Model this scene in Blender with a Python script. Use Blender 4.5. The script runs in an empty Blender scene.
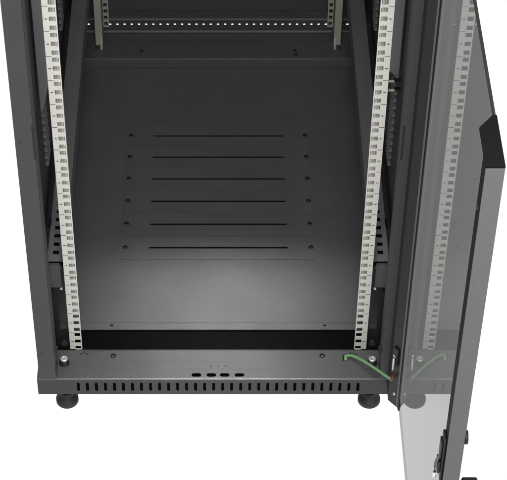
import bpy, math, random
from math import cos, sin, pi, radians

random.seed(4)
sc = bpy.context.scene
col = sc.collection

# ------------------------------------------------------------------ camera, world, lamps, exposure
GZ = 93.0                      # millimetres from the ground up to the rail foot level
PITCH = 44.276
cam_d = bpy.data.cameras.new('camera')
cam = bpy.data.objects.new('camera', cam_d)
col.objects.link(cam)
cam.location = (0.0, -2.03985, (2245.63 + GZ) / 1000)
cam.rotation_euler = (radians(90 - PITCH), 0, 0)
cam_d.sensor_fit = 'HORIZONTAL'
cam_d.sensor_width = 36.0
cam_d.lens = 1817.79 / 507 * 36.0
cam_d.shift_x = (253.5 - 218.15) / 507
cam_d.clip_start = 0.05
cam_d.clip_end = 100
sc.camera = cam

w = bpy.data.worlds.new('World')
sc.world = w
w.use_nodes = True
wb = w.node_tree.nodes['Background']
wb.inputs['Color'].default_value = (1.0, 1.0, 1.0, 1)
wb.inputs['Strength'].default_value = 0.27


def area_lamp(name, loc, target, size, size_y, power, color=(1, 1, 1), spread=180):
    d = bpy.data.lights.new(name, 'AREA')
    d.shape = 'RECTANGLE'
    d.size = size
    d.size_y = size_y
    d.energy = power
    d.color = color
    d.spread = radians(spread)
    o = bpy.data.objects.new(name, d)
    col.objects.link(o)
    o.location = loc
    dx, dy, dz = (target[i] - loc[i] for i in range(3))
    from mathutils import Vector
    o.rotation_euler = Vector((dx, dy, dz)).to_track_quat('-Z', 'Y').to_euler()
    return o


area_lamp('overhead_softbox', (0.0, -0.9, 2.9), (0, -0.3, 0.1), 1.6, 1.2, 10)
area_lamp('floor_fill_spot', (0.0, -0.60, 2.55), (0, 0.06, 0.09), 0.25, 0.55, 1.0, spread=10.3)  # unseen spot, added to brighten the front of floor and base plate
area_lamp('camera_fill', (0.0, -2.3, 2.75), (0, 0.2, 0.2), 0.9, 0.6, 33)  # unseen fill, added beside the camera to lift the dark interior
area_lamp('near_fill', (0.0, -0.9, 1.8), (0, -0.05, 0.7), 0.5, 0.3, 6.5)  # unseen fill, added close to the front to brighten the upper posts
area_lamp('right_softbox', (1.25, -1.75, 1.5), (0.0, -0.2, 0.75), 0.7, 0.7, 18)

sc.view_settings.view_transform = 'Standard'
sc.view_settings.look = 'None'
sc.view_settings.gamma = 1.0
sc.view_settings.exposure = 0.35
sc.cycles.max_bounces = 10
sc.cycles.transparent_max_bounces = 12
sc.cycles.glossy_bounces = 6
sc.cycles.caustics_reflective = False
sc.cycles.caustics_refractive = False


# ------------------------------------------------------------------ materials
def new_mat(name):
    m = bpy.data.materials.new(name)
    m.use_nodes = True
    nt = m.node_tree
    return m, nt, nt.nodes['Principled BSDF']


def painted(name, colr, rough=0.45, grain=900.0, bump=0.12, spec=0.5, var=0.10, metallic=0.0, dirt=True):
    """Powder coat: fine orange-peel bump, slight blotches in colour and gloss."""
    m, nt, p = new_mat(name)
    n = nt.nodes
    l = nt.links
    tc = n.new('ShaderNodeTexCoord')
    no = n.new('ShaderNodeTexNoise')
    no.inputs['Scale'].default_value = grain
    no.inputs['Detail'].default_value = 2
    l.new(tc.outputs['Object'], no.inputs['Vector'])
    bp = n.new('ShaderNodeBump')
    bp.inputs['Strength'].default_value = bump
    bp.inputs['Distance'].default_value = 0.0006
    l.new(no.outputs['Fac'], bp.inputs['Height'])
    l.new(bp.outputs['Normal'], p.inputs['Normal'])
    n2 = n.new('ShaderNodeTexNoise')
    n2.inputs['Scale'].default_value = 9.0
    n2.inputs['Detail'].default_value = 6
    n2.inputs['Roughness'].default_value = 0.65
    l.new(tc.outputs['Object'], n2.inputs['Vector'])
    mr = n.new('ShaderNodeMapRange')
    mr.inputs['From Min'].default_value = 0.3
    mr.inputs['From Max'].default_value = 0.7
    mr.inputs['To Min'].default_value = 1 - var
    mr.inputs['To Max'].default_value = 1 + var
    l.new(n2.outputs['Fac'], mr.inputs['Value'])
    # speckle of the powder grain
    n3 = n.new('ShaderNodeTexNoise')
    n3.inputs['Scale'].default_value = 420.0
    n3.inputs['Detail'].default_value = 1
    l.new(tc.outputs['Object'], n3.inputs['Vector'])
    mr3 = n.new('ShaderNodeMapRange')
    mr3.inputs['From Min'].default_value = 0.3
    mr3.inputs['From Max'].default_value = 0.7
    mr3.inputs['To Min'].default_value = 0.93
    mr3.inputs['To Max'].default_value = 1.07
    l.new(n3.outputs['Fac'], mr3.inputs['Value'])
    mm = n.new('ShaderNodeMath')
    mm.operation = 'MULTIPLY'
    l.new(mr.outputs['Result'], mm.inputs[0])
    l.new(mr3.outputs['Result'], mm.inputs[1])
    vm = n.new('ShaderNodeVectorMath')
    vm.operation = 'SCALE'
    vm.inputs[0].default_value = colr
    l.new(mm.outputs[0], vm.inputs['Scale'])
    l.new(vm.outputs['Vector'], p.inputs['Base Color'])
    mr2 = n.new('ShaderNodeMapRange')
    mr2.inputs['From Min'].default_value = 0.3
    mr2.inputs['From Max'].default_value = 0.7
    mr2.inputs['To Min'].default_value = rough - 0.05
    mr2.inputs['To Max'].default_value = rough + 0.06
    l.new(n2.outputs['Fac'], mr2.inputs['Value'])
    l.new(mr2.outputs['Result'], p.inputs['Roughness'])
    p.inputs['Specular IOR Level'].default_value = spec
    p.inputs['Metallic'].default_value = metallic
    return m


M = {}
M['coat'] = painted('charcoal_powder_coat', (0.038, 0.038, 0.039), 0.42, spec=0.36)
M['hinge'] = painted('hinge_stile_coat', (0.018, 0.018, 0.018), 0.5, spec=0.22)
M['floor'] = painted('floor_powder_coat', (0.085, 0.085, 0.087), 0.42)
M['plate'] = painted('base_powder_coat', (0.075, 0.075, 0.076), 0.42)
M['front'] = painted('base_front_coat', (0.034, 0.034, 0.035), 0.5, spec=0.32)
M['inner'] = painted('inner_powder_coat', (0.055, 0.055, 0.056), 0.5)
M['beam'] = painted('beam_powder_coat', (0.145, 0.145, 0.147), 0.45)
M['stile'] = painted('door_grey_coat', (0.082, 0.082, 0.084), 0.5, bump=0.05, var=0.02)  # grey of door fittings, also painted as the free stile's lit end
M['stile_top'] = painted('door_cap_plastic', (0.006, 0.006, 0.006), 0.7, spec=0.1)
M['stile_shaded'] = painted('door_body_shade', (0.010, 0.010, 0.010), 0.7, spec=0.1)  # near-black copy, paints the free stile's inner face as shaded
M['rear'] = painted('rear_powder_coat', (0.075, 0.075, 0.076), 0.45)
M['black'] = painted('black_plastic', (0.010, 0.010, 0.010), 0.5, spec=0.35)
M['deep_shade'] = painted('shade_black', (0.0030, 0.0030, 0.0030), 0.9, grain=500, bump=0.8, spec=0.03)  # almost no colour, painted where deep shade lies
M['rail'] = painted('cream_rail_paint', (0.56, 0.55, 0.505), 0.42, bump=0.05, var=0.04)
M['rail_in'] = painted('rail_inner_zinc', (0.50, 0.49, 0.44), 0.45, var=0.12)
M['rear_rail'] = painted('rear_rail_zinc', (0.34, 0.34, 0.28), 0.5, var=0.12)
M['ink'] = painted('rail_ink', (0.05, 0.05, 0.05), 0.6)
M['zinc'] = painted('zinc_steel', (0.75, 0.75, 0.73), 0.35, metallic=0.6)
M['screw'] = painted('black_screw', (0.015, 0.015, 0.016), 0.3)
M['rubber'] = painted('black_rubber', (0.018, 0.018, 0.018), 0.6, spec=0.4)
M['green'] = painted('green_cable_sheath', (0.17, 0.31, 0.14), 0.4, bump=0.03)
M['copper'] = painted('red_terminal', (0.11, 0.028, 0.012), 0.4)
m, nt, p = new_mat('glowing_white_ground')      # no lamp there: glow added to keep the ground white and shadowless
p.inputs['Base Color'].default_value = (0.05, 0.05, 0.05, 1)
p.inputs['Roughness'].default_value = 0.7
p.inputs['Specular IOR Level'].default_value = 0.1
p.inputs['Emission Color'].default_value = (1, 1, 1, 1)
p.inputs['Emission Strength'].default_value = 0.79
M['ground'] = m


def glass_mat():
    m, nt, p = new_mat('tinted_safety_glass')
    n = nt.nodes
    l = nt.links
    out = n['Material Output']
    n.remove(p)
    tr = n.new('ShaderNodeBsdfTransparent')
    tr.inputs['Color'].default_value = (0.28, 0.28, 0.282, 1)
    gl = n.new('ShaderNodeBsdfGlossy')
    gl.inputs['Roughness'].default_value = 0.015
    gl.inputs['Color'].default_value = (0.72, 0.72, 0.72, 1)
    fr = n.new('ShaderNodeFresnel')
    fr.inputs['IOR'].default_value = 1.5
    mx = n.new('ShaderNodeMixShader')
    l.new(fr.outputs['Fac'], mx.inputs['Fac'])
    l.new(tr.outputs['BSDF'], mx.inputs[1])
    l.new(gl.outputs['BSDF'], mx.inputs[2])
    # the far face of the pane lets the tinted light out unchanged
    clear = n.new('ShaderNodeBsdfTransparent')
    geo = n.new('ShaderNodeNewGeometry')
    mx2 = n.new('ShaderNodeMixShader')
    l.new(geo.outputs['Backfacing'], mx2.inputs['Fac'])
    l.new(mx.outputs['Shader'], mx2.inputs[1])
    l.new(clear.outputs['BSDF'], mx2.inputs[2])
    l.new(mx2.outputs['Shader'], out.inputs['Surface'])
    return m


M['glass'] = glass_mat()
M['glass_edge'] = painted('dark_glass_edge', (0.02, 0.022, 0.022), 0.15, bump=0.0)


# ------------------------------------------------------------------ mesh builder (coordinates in mm, rail foot level z = 0)
class MB:
    def __init__(self):
        self.v, self.f, self.s, self.mi = [], [], [], []
        self.cur = 0

    def face(self, pts, smooth=False):
        b = len(self.v)
        self.v += pts
        self.f.append(tuple(range(b, b + len(pts))))
        self.s.append(smooth)
        self.mi.append(self.cur)

    def box(self, x0, x1, y0, y1, z0, z1):
        self.prism([(x0, y0), (x1, y0), (x1, y1), (x0, y1)], z0, z1, 'Z')

    def prism(self, poly, a, b, axis='Z', caps=True, smooth=False):
        """polygon extruded along an axis; poly is in (x,y) for Z, (y,z) for X, (x,z) for Y"""
        def P(p, t):
            if axis == 'Z':
                return (p[0], p[1], t)
            if axis == 'X':
                return (t, p[0], p[1])
            return (p[0], t, p[1])
        area = sum(poly[i][0] * poly[(i + 1) % len(poly)][1] - poly[(i + 1) % len(poly)][0] * poly[i][1] for i in range(len(poly)))
        flip = (area < 0)
        if axis == 'Y':
            flip = not flip
        pl = list(reversed(poly)) if flip else list(poly)
        n = len(pl)
        base = len(self.v)
        self.v += [P(p, a) for p in pl] + [P(p, b) for p in pl]
        for i in range(n):
            j = (i + 1) % n
            self.f.append((base + i, base + j, base + n + j, base + n + i))
            self.s.append(smooth)
            self.mi.append(self.cur)
        if caps:
            self.f.append(tuple(base + i for i in reversed(range(n))))
            self.f.append(tuple(base + n + i for i in range(n)))
            self.s += [False, False]
            self.mi += [self.cur] * 2

    def lathe(self, prof, cx, cy, n=40):
        """profile of (radius, z) pairs about a vertical axis"""
        base = len(self.v)
        for r, z in prof:
            for k in range(n):
                a = 2 * pi * k / n
                self.v.append((cx + r * cos(a), cy + r * sin(a), z))
        for i in range(len(prof) - 1):
            for k in range(n):
                j = (k + 1) % n
                self.f.append((base + i * n + k, base + i * n + j, base + (i + 1) * n + j, base + (i + 1) * n + k))
                self.s.append(True)
                self.mi.append(self.cur)
        for i in (0, len(prof) - 1):
            ring = tuple(base + i * n + k for k in range(n))
            self.f.append(ring if i else tuple(reversed(ring)))
            self.s.append(False)
            self.mi.append(self.cur)

    def tube(self, pts, r, n=14):
        from mathutils import Vector
        pts = [Vector(p) for p in pts]
        base = len(self.v)
        up = Vector((0, 0, 1))
        for i, p in enumerate(pts):
            t = (pts[min(i + 1, len(pts) - 1)] - pts[max(i - 1, 0)]).normalized()
            a = t.cross(up)
            if a.length < 1e-3:
                a = Vector((1, 0, 0))
            a.normalize()
            b = a.cross(t)
            for k in range(n):
                q = p + r * (cos(2 * pi * k / n) * a + sin(2 * pi * k / n) * b)
                self.v.append(tuple(q))
        m = len(pts)
        for i in range(m - 1):
            for k in range(n):
                j = (k + 1) % n
                self.f.append((base + i * n + k, base + i * n + j, base + (i + 1) * n + j, base + (i + 1) * n + k))
                self.s.append(True)
                self.mi.append(self.cur)
        self.f.append(tuple(base + k for k in reversed(range(n))))
        self.f.append(tuple(base + (m - 1) * n + k for k in range(n)))
        self.s += [False, False]
        self.mi += [self.cur] * 2

    def sheet(self, rect, holes, place, t):
        """flat sheet (u0,u1,v0,v1) of thickness t with holes; place(u,v,w) -> xyz, w = 0 front, -t back.
        holes: list of (cu, cv, half_u, half_v, radius). Tiled so that each hole sits in a cell of its own."""
        u0, u1, v0, v1 = rect
        rows = {}
        for h in holes:
            rows.setdefault(round(h[1], 3), []).append(h)
        ks = sorted(rows)
        # row bands
        bands = []
        prev = v0
        for k in ks:
            hv = max(h[3] for h in rows[k])
            lo, hi = k - hv - 0.6, k + hv + 0.6
            if lo > prev:
                bands.append((prev, lo, None))
            bands.append((max(lo, prev), hi, rows[k]))
            prev = hi
        if prev < v1:
            bands.append((prev, v1, None))
        for lo, hi, hs in bands:
            if hs is None:
                self._cell(u0, u1, lo, hi, None, place, t)
                continue
            hs = sorted(hs)
            pu = u0
            for h in hs:
                a, b = h[0] - h[2] - 0.6, h[0] + h[2] + 0.6
                if a > pu:
                    self._cell(pu, a, lo, hi, None, place, t)
                self._cell(max(a, pu), b, lo, hi, h, place, t)
                pu = b
            if pu < u1:
                self._cell(pu, u1, lo, hi, None, place, t)
        # outer rim
        rim = [(u0, v0), (u1, v0), (u1, v1), (u0, v1)]
        for i in range(4):
            a, b = rim[i], rim[(i + 1) % 4]
            self.face([place(a[0], a[1], -t), place(b[0], b[1], -t), place(b[0], b[1], 0), place(a[0], a[1], 0)])

    def _cell(self, a, b, c, d, h, place, t):
        if h is None:
            self.face([place(a, c, 0), place(b, c, 0), place(b, d, 0), place(a, d, 0)])
            self.face([place(a, d, -t), place(b, d, -t), place(b, c, -t), place(a, c, -t)])
            return
        cu, cv, hu, hv, r = h
        r = min(r, hu, hv)
        inner, outer = [], []
        seg = 4 if r > 1.0 else 2
        for sx, sy, st in ((1, 1, 0), (-1, 1, 90), (-1, -1, 180), (1, -1, 270)):
            for k in range(seg + 1):
                ang = radians(st + 90 * k / seg)
                inner.append((cu + sx * (hu - r) + r * cos(ang), cv + sy * (hv - r) + r * sin(ang)))
                # matching point on the cell's rim: corner for the middle, sides else
                if k * 2 < seg:
                    q = {0: (b, inner[-1][1]), 90: (inner[-1][0], d), 180: (a, inner[-1][1]), 270: (inner[-1][0], c)}[st]
                elif k * 2 == seg:
                    q = (b if sx > 0 else a, d if sy > 0 else c)
                else:
                    q = {0: (inner[-1][0], d), 90: (a, inner[-1][1]), 180: (inner[-1][0], c), 270: (b, inner[-1][1])}[st]
                outer.append(q)
        n = len(inner)
        for i in range(n):
            j = (i + 1) % n
            self.face([place(*outer[i], 0), place(*outer[j], 0), place(*inner[j], 0), place(*inner[i], 0)])
            self.face([place(*outer[j], -t), place(*outer[i], -t), place(*inner[i], -t), place(*inner[j], -t)])
            self.face([place(*inner[i], 0), place(*inner[j], 0), place(*inner[j], -t), place(*inner[i], -t)])

    def build(self, name, mats, parent=None, bevel=0.0, origin=None):
        me = bpy.data.meshes.new(name)
        if origin is None:
            xs, ys, zs = zip(*self.v)
            origin = ((min(xs) + max(xs)) / 2, (min(ys) + max(ys)) / 2, min(zs))
        ox, oy, oz = origin
        me.from_pydata([((x - ox) / 1000, (y - oy) / 1000, (z - oz) / 1000) for x, y, z in self.v], [], self.f)
        if not isinstance(mats, (list, tuple)):
            mats = [mats]
        for mt in mats:
            me.materials.append(mt)
        me.polygons.foreach_set('use_smooth', self.s)
        me.polygons.foreach_set('material_index', self.mi)
        me.update()
        o = bpy.data.objects.new(name, me)
        col.objects.link(o)
        px = py = pz = 0.0
        q = parent
        while q is not None:
            px += q.location.x
            py += q.location.y
            pz += q.location.z
            q = q.parent
        if parent is not None:
            o.parent = parent
        o.location = (ox / 1000 - px, oy / 1000 - py, (oz + GZ) / 1000 - pz)
        if bevel:
            b = o.modifiers.new('bevel', 'BEVEL')
            b.width = bevel / 1000
            b.segments = 2
            b.limit_method = 'ANGLE'
            b.angle_limit = radians(35)
        return o


def put(o, x, y, z):
    """move a copied part so that its origin stands at x, y, z (mm) in its parent's parent space"""
    px = py = pz = 0.0
    q = o.parent
    while q is not None:
        px += q.location.x
        py += q.location.y
        pz += q.location.z
        q = q.parent
    o.location = (x / 1000 - px, y / 1000 - py, (z + GZ) / 1000 - pz)


def dup(o, x, y, z):
    c = o.copy()
    col.objects.link(c)
    c.parent = o.parent
    put(c, x, y, z)
    return c


def at_x(sx):      # mirror helper for boxes
    return lambda a, b: (a * sx, b * sx) if sx > 0 else (b * sx, a * sx)


# ------------------------------------------------------------------ setting
g = MB()
N = 40
g.face([(-9000, -9000, -GZ), (9000, -9000, -GZ), (9000, 9000, -GZ), (-9000, 9000, -GZ)])
go = g.build('ground', M['ground'])
go['kind'] = 'structure'

# ------------------------------------------------------------------ the rack
rack = bpy.data.objects.new('server_rack', None)
col.objects.link(rack)
rack.location = (0, 0, 0)
rack['label'] = 'open charcoal server rack with cream slotted rails and a tinted glass door'
rack['category'] = 'server rack'

# --- base frame: front beam with grooved tread plate, slotted face, side members and a closed pan
b = MB()
YF, YB, ZT, ZB = -66.3, 4.5, 3.2, -34.2
W = 297.0
holes = [(x, -57.0, 8.0, 4.1, 4.1) for x in (-35.7, -11.2, 10.8, 35.2)]
ptop = lambda u, v, w: (u, v, ZT + w)
b.sheet((-W, W, -63.8, -44.9), holes, ptop, 1.5)
b.sheet((-W, W, -43.9, -29.5), [(x, -37.6, 1.5, 1.5, 1.5) for x in (-12.5, 0.3, 12.7)], ptop, 1.5)
b.sheet((-W, W, -28.5, -5.5), [], ptop, 1.5)
for gy in (-44.4, -29.0):       # pressed grooves
    b.face([(-W, gy - .5, ZT), (W, gy - .5, ZT), (W, gy, ZT - .9), (-W, gy, ZT - .9)])
    b.face([(-W, gy, ZT - .9), (W, gy, ZT - .9), (W, gy + .5, ZT), (-W, gy + .5, ZT)])


def arc_strip(cy, cz, r, a0, a1, n=6):
    for k in range(n):
        p = radians(a0 + (a1 - a0) * k / n)
        q = radians(a0 + (a1 - a0) * (k + 1) / n)
        b.face([(-W, cy + r * cos(p), cz + r * sin(p)), (-W, cy + r * cos(q), cz + r * sin(q)),
                (W, cy + r * cos(q), cz + r * sin(q)), (W, cy + r * cos(p), cz + r * sin(p))], True)


arc_strip(-63.8, ZT - 2.5, 2.5, 180, 90)          # front edge
arc_strip(-5.5, ZT - 10.0, 10.0, 90, 0, 10)              # rolled rear edge
b.face([(-W, YB, ZT - 10), (-W, YB, -30), (W, YB, -30), (W, YB, ZT - 10)])
slots = [(-230 + 14.84 * k, -16.6, 2.5, 10.6, 2.4) for k in range(32)]
b.cur = 1
b.sheet((-W, W, ZB, ZT - 2.5), slots, lambda u, v, w: (u, YF - w, v), 1.5)
b.cur = 0
for sx in (-1, 1):
    X = at_x(sx)
    x0, x1 = X(295.5, 297)
    b.box(x0, x1, YF + 0.2, 0.0, ZB + 0.2, ZT - 2.6)
    x0, x1 = X(268, 297)
    b.box(x0, x1, 4.8, 860, ZB, -2)
b.cur = 2
b.box(-267.5, 267.5, -64.0, 860, ZB - 1.5, ZB + .3)
b.cur = 3
b.box(-294, 294, -62.5, -61, ZB + 1.6, ZT - 3)         # near-black sheet behind the slots, painted for the dark inside
base = b.build('base_frame', [M['plate'], M['front'], M['black'], M['deep_shade']], rack)

# small hardware on the base plate
s = MB()
s.lathe([(4.6, 0), (4.6, 1.2), (4.0, 2.4), (2.6, 3.1), (1.2, 3.3)], 0, 0, 24)
scr = s.build('screw', M['screw'], base, origin=(0, 0, 0))
put(scr, -174, -15.6, ZT)
dup(scr, 172.5, -15.6, ZT)
s = MB()
s.lathe([(2.3, 0), (2.3, .5), (1.2, .8)], 0, 0, 16)
pin = s.build('rivet', M['screw'], base, origin=(0, 0, 0))
put(pin, -291.6, -59.6, ZT)
dup(pin, 291.6, -59.6, ZT)
for sx in (-1, 1):     # half-moon knockouts
    a = MB()
    a.tube([(sx * 222.6 + 7 * cos(t), -15.5 + 7 * sin(t), ZT + .3) for t in [pi * (0.08 + .84 * k / 10) for k in range(11)]], 0.9, 8)
    a.build('knockout', M['screw'], base)
# levelling-foot bolt heads seen through the plate
for sx in (-1, 1):
    k = MB()
    k.lathe([(8.6, ZT + .2), (8.6, ZT + 1.0), (7.4, ZT + 1.4), (7.4, ZT + 9), (6.4, ZT + 10)], sx * 254, -32, 32)
    nut = k.build('foot_nut', M['black'], base)
    k = MB()
    k.lathe([(6.3, ZT + 10), (6.3, ZT + 12.4), (5.6, ZT + 13.2), (2.6, ZT + 13.4), (2.2, ZT + 12.8)], sx * 254, -32, 28)
    k.build('bolt', M['zinc'], base)

# --- near-black strip painting the deep shade of the gap behind the front beam
b = MB()
b.box(-284, 284, 5.0, 46.5, -26, -4)
b.build('gap_shade_strip', M['deep_shade'], rack)

# --- floor panel with its front lip and five of six cover strips, each with a slot and two screws
f = MB()
ZS = 2.2
strip_y = [540.4 - 59.85 * k for k in range(6)]
f.sheet((-284, 284, 61.8, 742), [(0.4, y, 125, 5.0, 4) for y in strip_y], lambda u, v, w: (u, v, ZS - 0.8 + w), 1.5)
f.box(-284, 284, 45.5, 60.4, ZS - 1.7, ZS - .2)
f.box(-284, 284, 59.9, 62.2, -5, ZS - 2.4)
floor = f.build('floor_panel', M['floor'], rack)
for y in strip_y:
    p = MB()
    p.sheet((-170, 170, y - 28.95, y + 28.95), [(0.4, y, 122.3, 2.5, 2.4)], lambda u, v, w: (u, v, ZS + 1.1 + w), 1.8)
    p.build('cover_strip', M['floor'], floor)
s = MB()
s.lathe([(4.4, 0), (4.4, .7), (3.6, 2.2), (2.0, 2.9), (1.4, 2.3)], 0, 0, 22)
scr2 = s.build('cover_screw', M['screw'], floor, origin=(0, 0, 0))
first = True
for y in strip_y:
    for x in (-163.3, 163.3):
        if first:
            put(scr2, x, y, ZS + 1.1)
            first = False
        else:
            dup(scr2, x, y, ZS + 1.1)
s = MB()
s.lathe([(2.9, 0), (2.9, .5), (1.6, .8)], 0, 0, 18)
scr3 = s.build('lip_screw', M['screw'], floor, origin=(0, 0, 0))
put(scr3, -179.5, 54.5, ZS - .2)
dup(scr3, 179.5, 54.5, ZS - .2)


# --- front posts
def post(sx):
    m = MB()
    pl = [(-293, -66.3), (-265.2, -66.3), (-265.2, -60.5), (-266.6, -60.5), (-266.6, -57), (-264.6, -57), (-264.6, -32),
          (-266.2, -32), (-266.2, -55.2), (-291, -55.2), (-291, -28), (-293, -28)]
    if sx > 0:
        pl = [(-x, y) for x, y in reversed(pl)]
    m.prism(pl, ZT + .1, 1010)
    o = m.build('corner_post', M['coat'], rack, bevel=0.9)
    d = MB()
    d.lathe([(2.0, 0), (2.0, .5), (1.0, .7)], 0, 0, 14)
    first = None
    for z in (65, 517):
        q = MB()
        q.prism([(sx * 285.7 + 2 * cos(2 * pi * k / 14), z + 2 * sin(2 * pi * k / 14)) for k in range(14)], -66.9, -65.5, 'Y')
        q.build('rivet', M['screw'], o)
    q = MB()
    x0, x1 = at_x(sx)(264.6, 267.6)
    q.box(x0, x1, -66.8, -64, 484, 548)
    q.build('hinge_slot', M['black'], o, bevel=0.8)
    return o


post(-1)
post(1)


# --- front mounting rails: square-holed flange, outer web, ribbed inner flange, printed unit ticks
def rail(sx):
    m = MB()
    X = lambda u: -u * sx
    # u measured outward-positive: flange from 225.8 to 246
    U = 44.45
    hs = []
    nU = 22
    for k in range(nU):
        zc = U * k + 22.2
        for dz in (-15.875, 0, 15.875):
            hs.append((-232.5, zc + dz, 4.75, 4.3, 0.7))
    pl = (lambda u, v, w: (u, -w, v)) if sx < 0 else (lambda u, v, w: (-u, -w, v))
    m.sheet((-246, -226, 3.4, U * nU), hs, pl, 1.3)
    if sx > 0:
        m.f = [tuple(reversed(q)) for q in m.f]
    xa, xb = at_x(sx)(244.2, 246)
    m.box(xa, xb, 2.1, 44, 3.4, U * nU)
    m.cur = 1
    xa, xb = at_x(sx)(231.4, 244.1)
    m.box(xa, xb, 27, 28.5, 58, U * nU)
    for rx in (234.2, 237.6, 240.6):
        xa, xb = at_x(sx)(rx - .5, rx + .5)
        m.box(xa, xb, 24.6, 26.9, 58, U * nU)
    m.cur = 0
    m.cur = 2                                            # printed height-unit lines and middle marks
    for k in range(nU):
        xa, xb = at_x(sx)(237.9, 245.6)
        if k:
            m.box(xa, xb, -0.25, 0.15, U * k - .42, U * k + .42)
        z = U * k + 22.2
        xa, xb = at_x(sx)(239.4, 243.8)
        m.box(xa, xb, -0.25, 0.15, z - .5, z + .5)
        xa, xb = at_x(sx)(240.6, 242.2)
        m.box(xa, xb, -0.22, 0.15, z - .95, z + .95)
    r = m.build('mounting_rail', [M['rail'], M['rail_in'], M['ink']], rack)
    k = MB()
    k.prism([(sx * 256 + 6.5 * cos(2 * pi * i / 20), 13 + 6.5 * sin(2 * pi * i / 20)) for i in range(20)], 2, 9, 'Y')
    k.build('rail_bolt', M['screw'], r, bevel=1.0)
    k = MB()
    xa, xb = at_x(sx)(246.1, 268)
    k.box(xa, xb, 9.2, 12, -20, 40)
    xa, xb = at_x(sx)(262.2, 272)
    k.box(xa, xb, 12.1, 14, -24, 124)
    k.build('rail_bracket', M['black'], r)
    return r


rail(-1)
rail(1)


# --- horizontal support beams along both sides, perforated on top near the front, with an end bracket
def support(sx):
    m = MB()
    hs = [(-262, 48 + 19.2 * k, 4.8, 4.6, .6) for k in range(38)]
    pl = (lambda u, v, w: (u, v, 182.5 + w)) if sx < 0 else (lambda u, v, w: (-u, v, 182.5 + w))
    m.sheet((-274.5, -251, 28, 832), hs[:9], pl, 1.5)
    if sx > 0:
        m.f = [tuple(reversed(q)) for q in m.f]
    xa, xb = at_x(sx)(247.2, 248.7)
    m.box(xa, xb, 28, 832, 134, 179.6)
    m.prism([(sx * 251, 182.5), (sx * 247.2, 179.6), (sx * 248.4, 179.6), (sx * 251, 181.2)], 28, 832, 'Y')
    xa, xb = at_x(sx)(273, 274.5)
    m.box(xa, xb, 28, 832, 132, 180.9)
    m.cur = 1
    xa, xb = at_x(sx)(248.8, 272.9)
    m.box(xa, xb, 40, 830, 150, 152)
    o = m.build('support_beam', [M['beam'], M['black']], rack)
    k = MB()
    xs = sx * 263.2
    pts = []
    hw, z0, z1, r = 9.9, 130, 178.5, 3.5
    for cx, cz, st in ((xs + hw - r, z1 - r, 0), (xs - hw + r, z1 - r, 90), (xs - hw + r, z0 + r, 180), (xs + hw - r, z0 + r, 270)):
        for q in range(5):
            a = radians(st + 90 * q / 4)
            pts.append((cx + r * cos(a), cz + r * sin(a)))
    k.prism(pts, 19, 27.5, 'Y')
    k.build('end_bracket', M['rear'], o, bevel=0.8)
    for dx, z in ((-11.8, 176), (11.2, 176), (8.5, 128)):
        q = MB()
        q.prism([(xs - sx * dx + 2.2 * cos(2 * pi * i / 14), z + 2.2 * sin(2 * pi * i / 14)) for i in range(14)], 18, 21, 'Y')
        q.build('bracket_screw', M['zinc'] if z < 130 else M['coat'], o)
    k = MB()
    xa, xb = at_x(sx)(273.5, 278.5)
    k.box(xa, xb, 110, 124, 176, 186)
    k.build('beam_clip', M['black'], o, bevel=.8)
    return o


support(-1)
support(1)


# --- side panels with two louvred vents each
def side(sx):
    m = MB()
    hs = []
    pl = (lambda u, v, w: (-286.5 + w, u, v)) if sx < 0 else (lambda u, v, w: (286.5 - w, u, v))
    m.sheet((-27.5, 858, -1.5, 1010), hs, pl, 1.5)
    if sx > 0:
        m.f = [tuple(reversed(q)) for q in m.f]
    o = m.build('side_panel', M['inner'], rack)
    for yc in (226, 590):
        for k in range(11):
            z = 228 + 15.2 * k
            l = MB()
            xi = sx * 286.2
            l.prism([(xi, z), (xi, z + 8), (xi - sx * 6, z + 4), (xi - sx * 6, z + 2)], yc - 22, yc + 22, 'Y')
            l.build('louver', M['beam'], o, bevel=.6)
    return o


side(-1)
panel = side(1)
for z, xw in ((446.5, 274.2), (428.5, 275.6)):        # two bright spring clips on the right panel
    m = MB()
    m.box(266.4, xw, 158, 161, z - 1.2, z + 1.2)
    m.cur = 1
    m.box(xw - .05, 285.5, 159.2, 166, z - .6, z + .6)
    m.build('panel_clip', [M['rail'], M['black']], panel)

# --- vertical strips standing between post and panel, high up
for sx in (-1, 1):
    m = MB()
    low = [(282, 433), (277, 448), (264, 462), (256, 470)] if sx > 0 else [(282, 372), (276, 386), (266, 432), (256, 450)]
    m.prism([(sx * px_, pz_) for px_, pz_ in low] + [(sx * 256, 1008), (sx * 282, 1008)], 168, 171, 'Y')
    m.build('vertical_strip', M['beam'], rack, bevel=1.2)

# --- roof and rear
m = MB()
m.box(-294, 294, -64, 860, 1010.5, 1018)
m.build('roof_panel', M['inner'], rack)
r = MB()
r.box(-266, 266, 745, 797, -26, 24)
r.box(-266, 266, 797.3, 846, -26, 9.5)
rear = r.build('rear_beam', M['rear'], rack, bevel=2.6)
for x, y in ((-150, 769), (150, 769), (152, 757), (-238, 777), (238, 777)):
    q = MB()
    q.lathe([(3.6, 24), (3.6, 24.8), (2.8, 26.2), (1.2, 26.8)], x, y, 18)
    q.build('screw', M['screw'], rear)
p = MB()
p.sheet((-286, 286, 14, 40), [(-272 + 14.3 * k, 27, 2.5, 2.1, 1.9) for k in range(39)], lambda u, v, w: (u, 850 - w, v), 1.5)
p.build('perforated_strip', M['inner'], rack)
p = MB()
p.box(-286, 286, 850, 852, -30, 13.95)
p.box(-286, 286, 850, 852, 40.05, 1010)
p.box(-286, 286, 846, 849.8, 62, 64)
p.build('rear_panel', M['inner'], rack)
for z0, z1 in ((40.3, 43), (10, 13.7)):
    p = MB()
    p.box(-284, 284, 844.5, 849.9, z0, z1)
    p.build('rear_lip', M['beam'], rack, bevel=.9)


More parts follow.
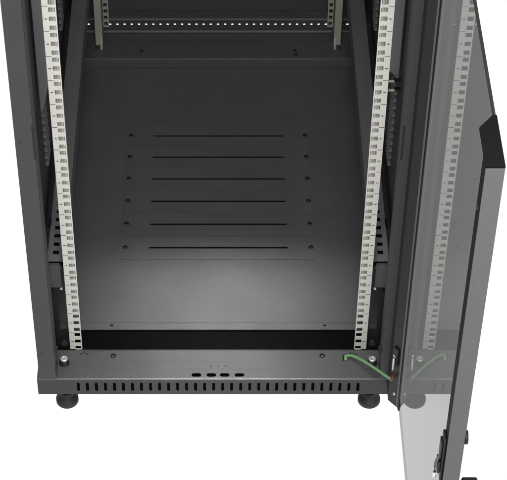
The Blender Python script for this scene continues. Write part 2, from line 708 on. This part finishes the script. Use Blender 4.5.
def rear_rail(sx):
    m = MB()
    xa, xb = at_x(sx)(226.5, 240)
    hs = [(-221.6, 44 + 15.3 * k, 3.6, 4.4, .5) for k in range(58)]
    pl = (lambda u, v, w: (u, 830 - w, v)) if sx < 0 else (lambda u, v, w: (-u, 830 - w, v))
    m.box(xa, xb, 784, 785.6, 27, 970)
    xa, xb = at_x(sx)(226.5, 228)
    m.box(xa, xb, 785.7, 829.9, 27, 970)
    m.prism([(772, 25), (783.9, 25), (783.9, 45)], *at_x(sx)(226.8, 230), 'X')
    n0 = len(m.f)
    m.sheet((-228, -215.5, 35, 970), hs, pl, 1.5)
    if sx > 0:
        m.f = m.f[:n0] + [tuple(reversed(q)) for q in m.f[n0:]]
    return m.build('mounting_rail', M['rear_rail'], rack)


rear_rail(-1)
rear_rail(1)


# --- levelling feet
def foot(x, y):
    k = MB()
    k.lathe([(18.2, -GZ + .3), (18.9, -GZ + 1.4), (18.9, -GZ + 8), (18.0, -GZ + 10), (11.5, -GZ + 13.5), (9.5, -GZ + 16), (9.2, -GZ + 24)], x, y, 48)
    o = k.build('levelling_foot', M['rubber'], rack)
    k = MB()
    k.lathe([(6, -GZ + 24), (6, -35.8)], x, y, 24)
    k.lathe([(11, -46), (11, -37)], x, y, 6)
    k.build('threaded_rod', M['black'], o)
    return o


for fx in (-254.5, 254.5):
    for fy in (-30, 800):
        foot(fx, fy)

def slope(t, out):
    """point on the hinge stile's slanted face: t along it from the inner edge (0..1), out = distance off it"""
    nx, ny = -18.8, -15.8
    L = math.hypot(nx, ny)
    return 277 + 15.8 * t + out * nx / L, -98 - 18.8 * t + out * ny / L


# --- glass door, open at a right angle, hinged on the right post
door = bpy.data.objects.new('glass_door', None)
col.objects.link(door)
door.parent = rack
door.location = (0.285, -0.075, (-12 + GZ) / 1000)
DZ0, DZ1 = -12.5, 985.0
gp = MB()
gp.cur = 1
gp.box(293.0, 297.0, -635.5, -84, DZ0 + .5, 983.9)
gp.mi = []
for fc in gp.f:
    xs = [gp.v[i][0] for i in fc]
    gp.mi.append(0 if max(xs) - min(xs) < .01 else 1)
gp.build('glass_pane', [M['glass'], M['glass_edge']], door)
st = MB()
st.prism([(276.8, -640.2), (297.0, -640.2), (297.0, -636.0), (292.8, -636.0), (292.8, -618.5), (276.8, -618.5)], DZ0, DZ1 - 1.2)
fs = st.build('door_stile', M['stile_shaded'], door, bevel=0.6)
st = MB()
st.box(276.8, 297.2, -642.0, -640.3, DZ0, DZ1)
st.build('stile_lit_face', M['stile'], door, bevel=0.5)  # paler sheet that paints the stile's end face as lit
cp = MB()
cp.prism([(276.7, -640.0), (297.6, -640.0), (297.6, -557.5), (292.9, -557.5), (276.7, -577.9)], DZ1 - 0.9, DZ1 + 1.8)
cp.prism([(284 + 4 * cos(2 * pi * k / 16), -624 + 2.2 * sin(2 * pi * k / 16)) for k in range(16)], DZ1 + 1.9, DZ1 + 2.6)
cp.build('stile_cap', M['stile_top'], door)
st = MB()
st.prism([(277, -69), (277, -98), (292.8, -116.8), (292.8, -83.8), (297, -83.8), (297, -69)], DZ0, DZ1)
hs_ = st.build('door_stile', M['hinge'], door, bevel=0.6)
sl = MB()
sl.prism([(291.0, -115.4), (292.8, -117.2), (292.8, -121.5), (291.6, -121.5)], DZ0, DZ1)
sl.build('door_seal', M['black'], door)
sl = MB()
sl.prism([slope(.80, .2), slope(.93, .2), slope(.93, 1.6), slope(.80, 1.6)], DZ0 + 3, DZ1)
sl.build('seal_lip', M['stile'], door)
q = MB()
q.lathe([(2.2, 920), (2.2, 926)], 276.4, -633, 16)
q.build('stile_screw', M['black'], door)


hg = MB()
p0, p1, p2, p3 = slope(.18, .3), slope(.62, .3), slope(.62, 4), slope(.18, 4)
hg.prism([p0, p1, p2, p3], 84, 122)
hinge = hg.build('door_hinge', M['black'], door, bevel=.8)
hg = MB()
x, y = slope(.42, 7)
hg.lathe([(1.7, 76), (1.7, 102), (1.0, 103)], x, y, 14)
hg.tube([(x, y, 102), (x + 1.5, y - 1, 106), (x - 1, y + .5, 110)], 1.0, 8)
hg.build('hinge_pin', M['zinc'], door)
hg = MB()
x, y = slope(.55, .8)
hg.lathe([(2.2, 14), (2.2, 18)], x, y, 12)
hg.build('stile_screw', M['zinc'], door)

# latch on the inside of the free stile
lt = MB()
lt.box(273.4, 276.6, -637, -619, 462, 540)
lt.box(270.8, 273.3, -634, -621, 500, 530)
lt.box(269.5, 273.3, -635, -620, 474, 494)
lt.box(267.5, 276.5, -638, -619, 402, 432)
lt.build('latch_plate', M['black'], door, bevel=1.0)
lt = MB()
lt.tube([(274, -630, 512), (270.5, -631, 503), (267.6, -632, 494), (267.0, -632, 484), (267.4, -632, 474)], 2.0, 12)
lt.build('latch_hook', M['stile'], door)
lt = MB()
lt.lathe([(1.8, 463), (2.3, 465), (2.3, 471), (1.9, 473)], 267.4, -632, 16)
lt.build('hook_tip', M['zinc'], door)
# outside: lock knob and swing handle
h = MB()
h.prism([(-650 + 14 * 1 + 9 * cos(2 * pi * k / 24), 545 + 9 * sin(2 * pi * k / 24)) for k in range(24)], 297.2, 301.0, 'X')
h.build('lock_knob', M['black'], door, bevel=1.0)
h = MB()
h.box(303, 323.5, -645, -622, 275, 452)
h.box(297.2, 303.1, -640, -626, 285, 300)
h.box(297.2, 303.1, -640, -626, 395, 410)
h.build('door_handle', M['black'], door, bevel=4.0)


# --- green grounding cable from the base plate to the hinge stile
def bez(p, n=28):
    from mathutils import Vector
    p = [Vector(q) for q in p]
    out = []
    for i in range(n + 1):
        t = i / n
        out.append(tuple((1 - t) ** 3 * p[0] + 3 * (1 - t) ** 2 * t * p[1] + 3 * (1 - t) * t * t * p[2] + t ** 3 * p[3]))
    return out


x, y = slope(.45, 6)
c = MB()
c.tube(bez([(212, -23, ZT + 6), (216, -18, ZT + 13), (240, -44, 25), (x - 1, y, 51)]), 2.4, 14)
cable = c.build('grounding_cable', M['green'], rack)
k = MB()
k.lathe([(4.6, ZT + .1), (4.6, ZT + 3.4), (2.5, ZT + 4.2), (2.5, ZT + 7)], 210, -21.5, 20)
k.build('cable_lug', M['green'], cable)
k = MB()
k.tube([(x - 2, y + 1, 52), (x + .4, y - .4, 56), (x + 1.2, y - .6, 62)], 2.6, 12)
k.build('cable_terminal', M['copper'], cable)
k = MB()
k.box(206, 208.5, -26, -18, ZT + .1, ZT + 7)
k.build('cable_tab', M['black'], cable)
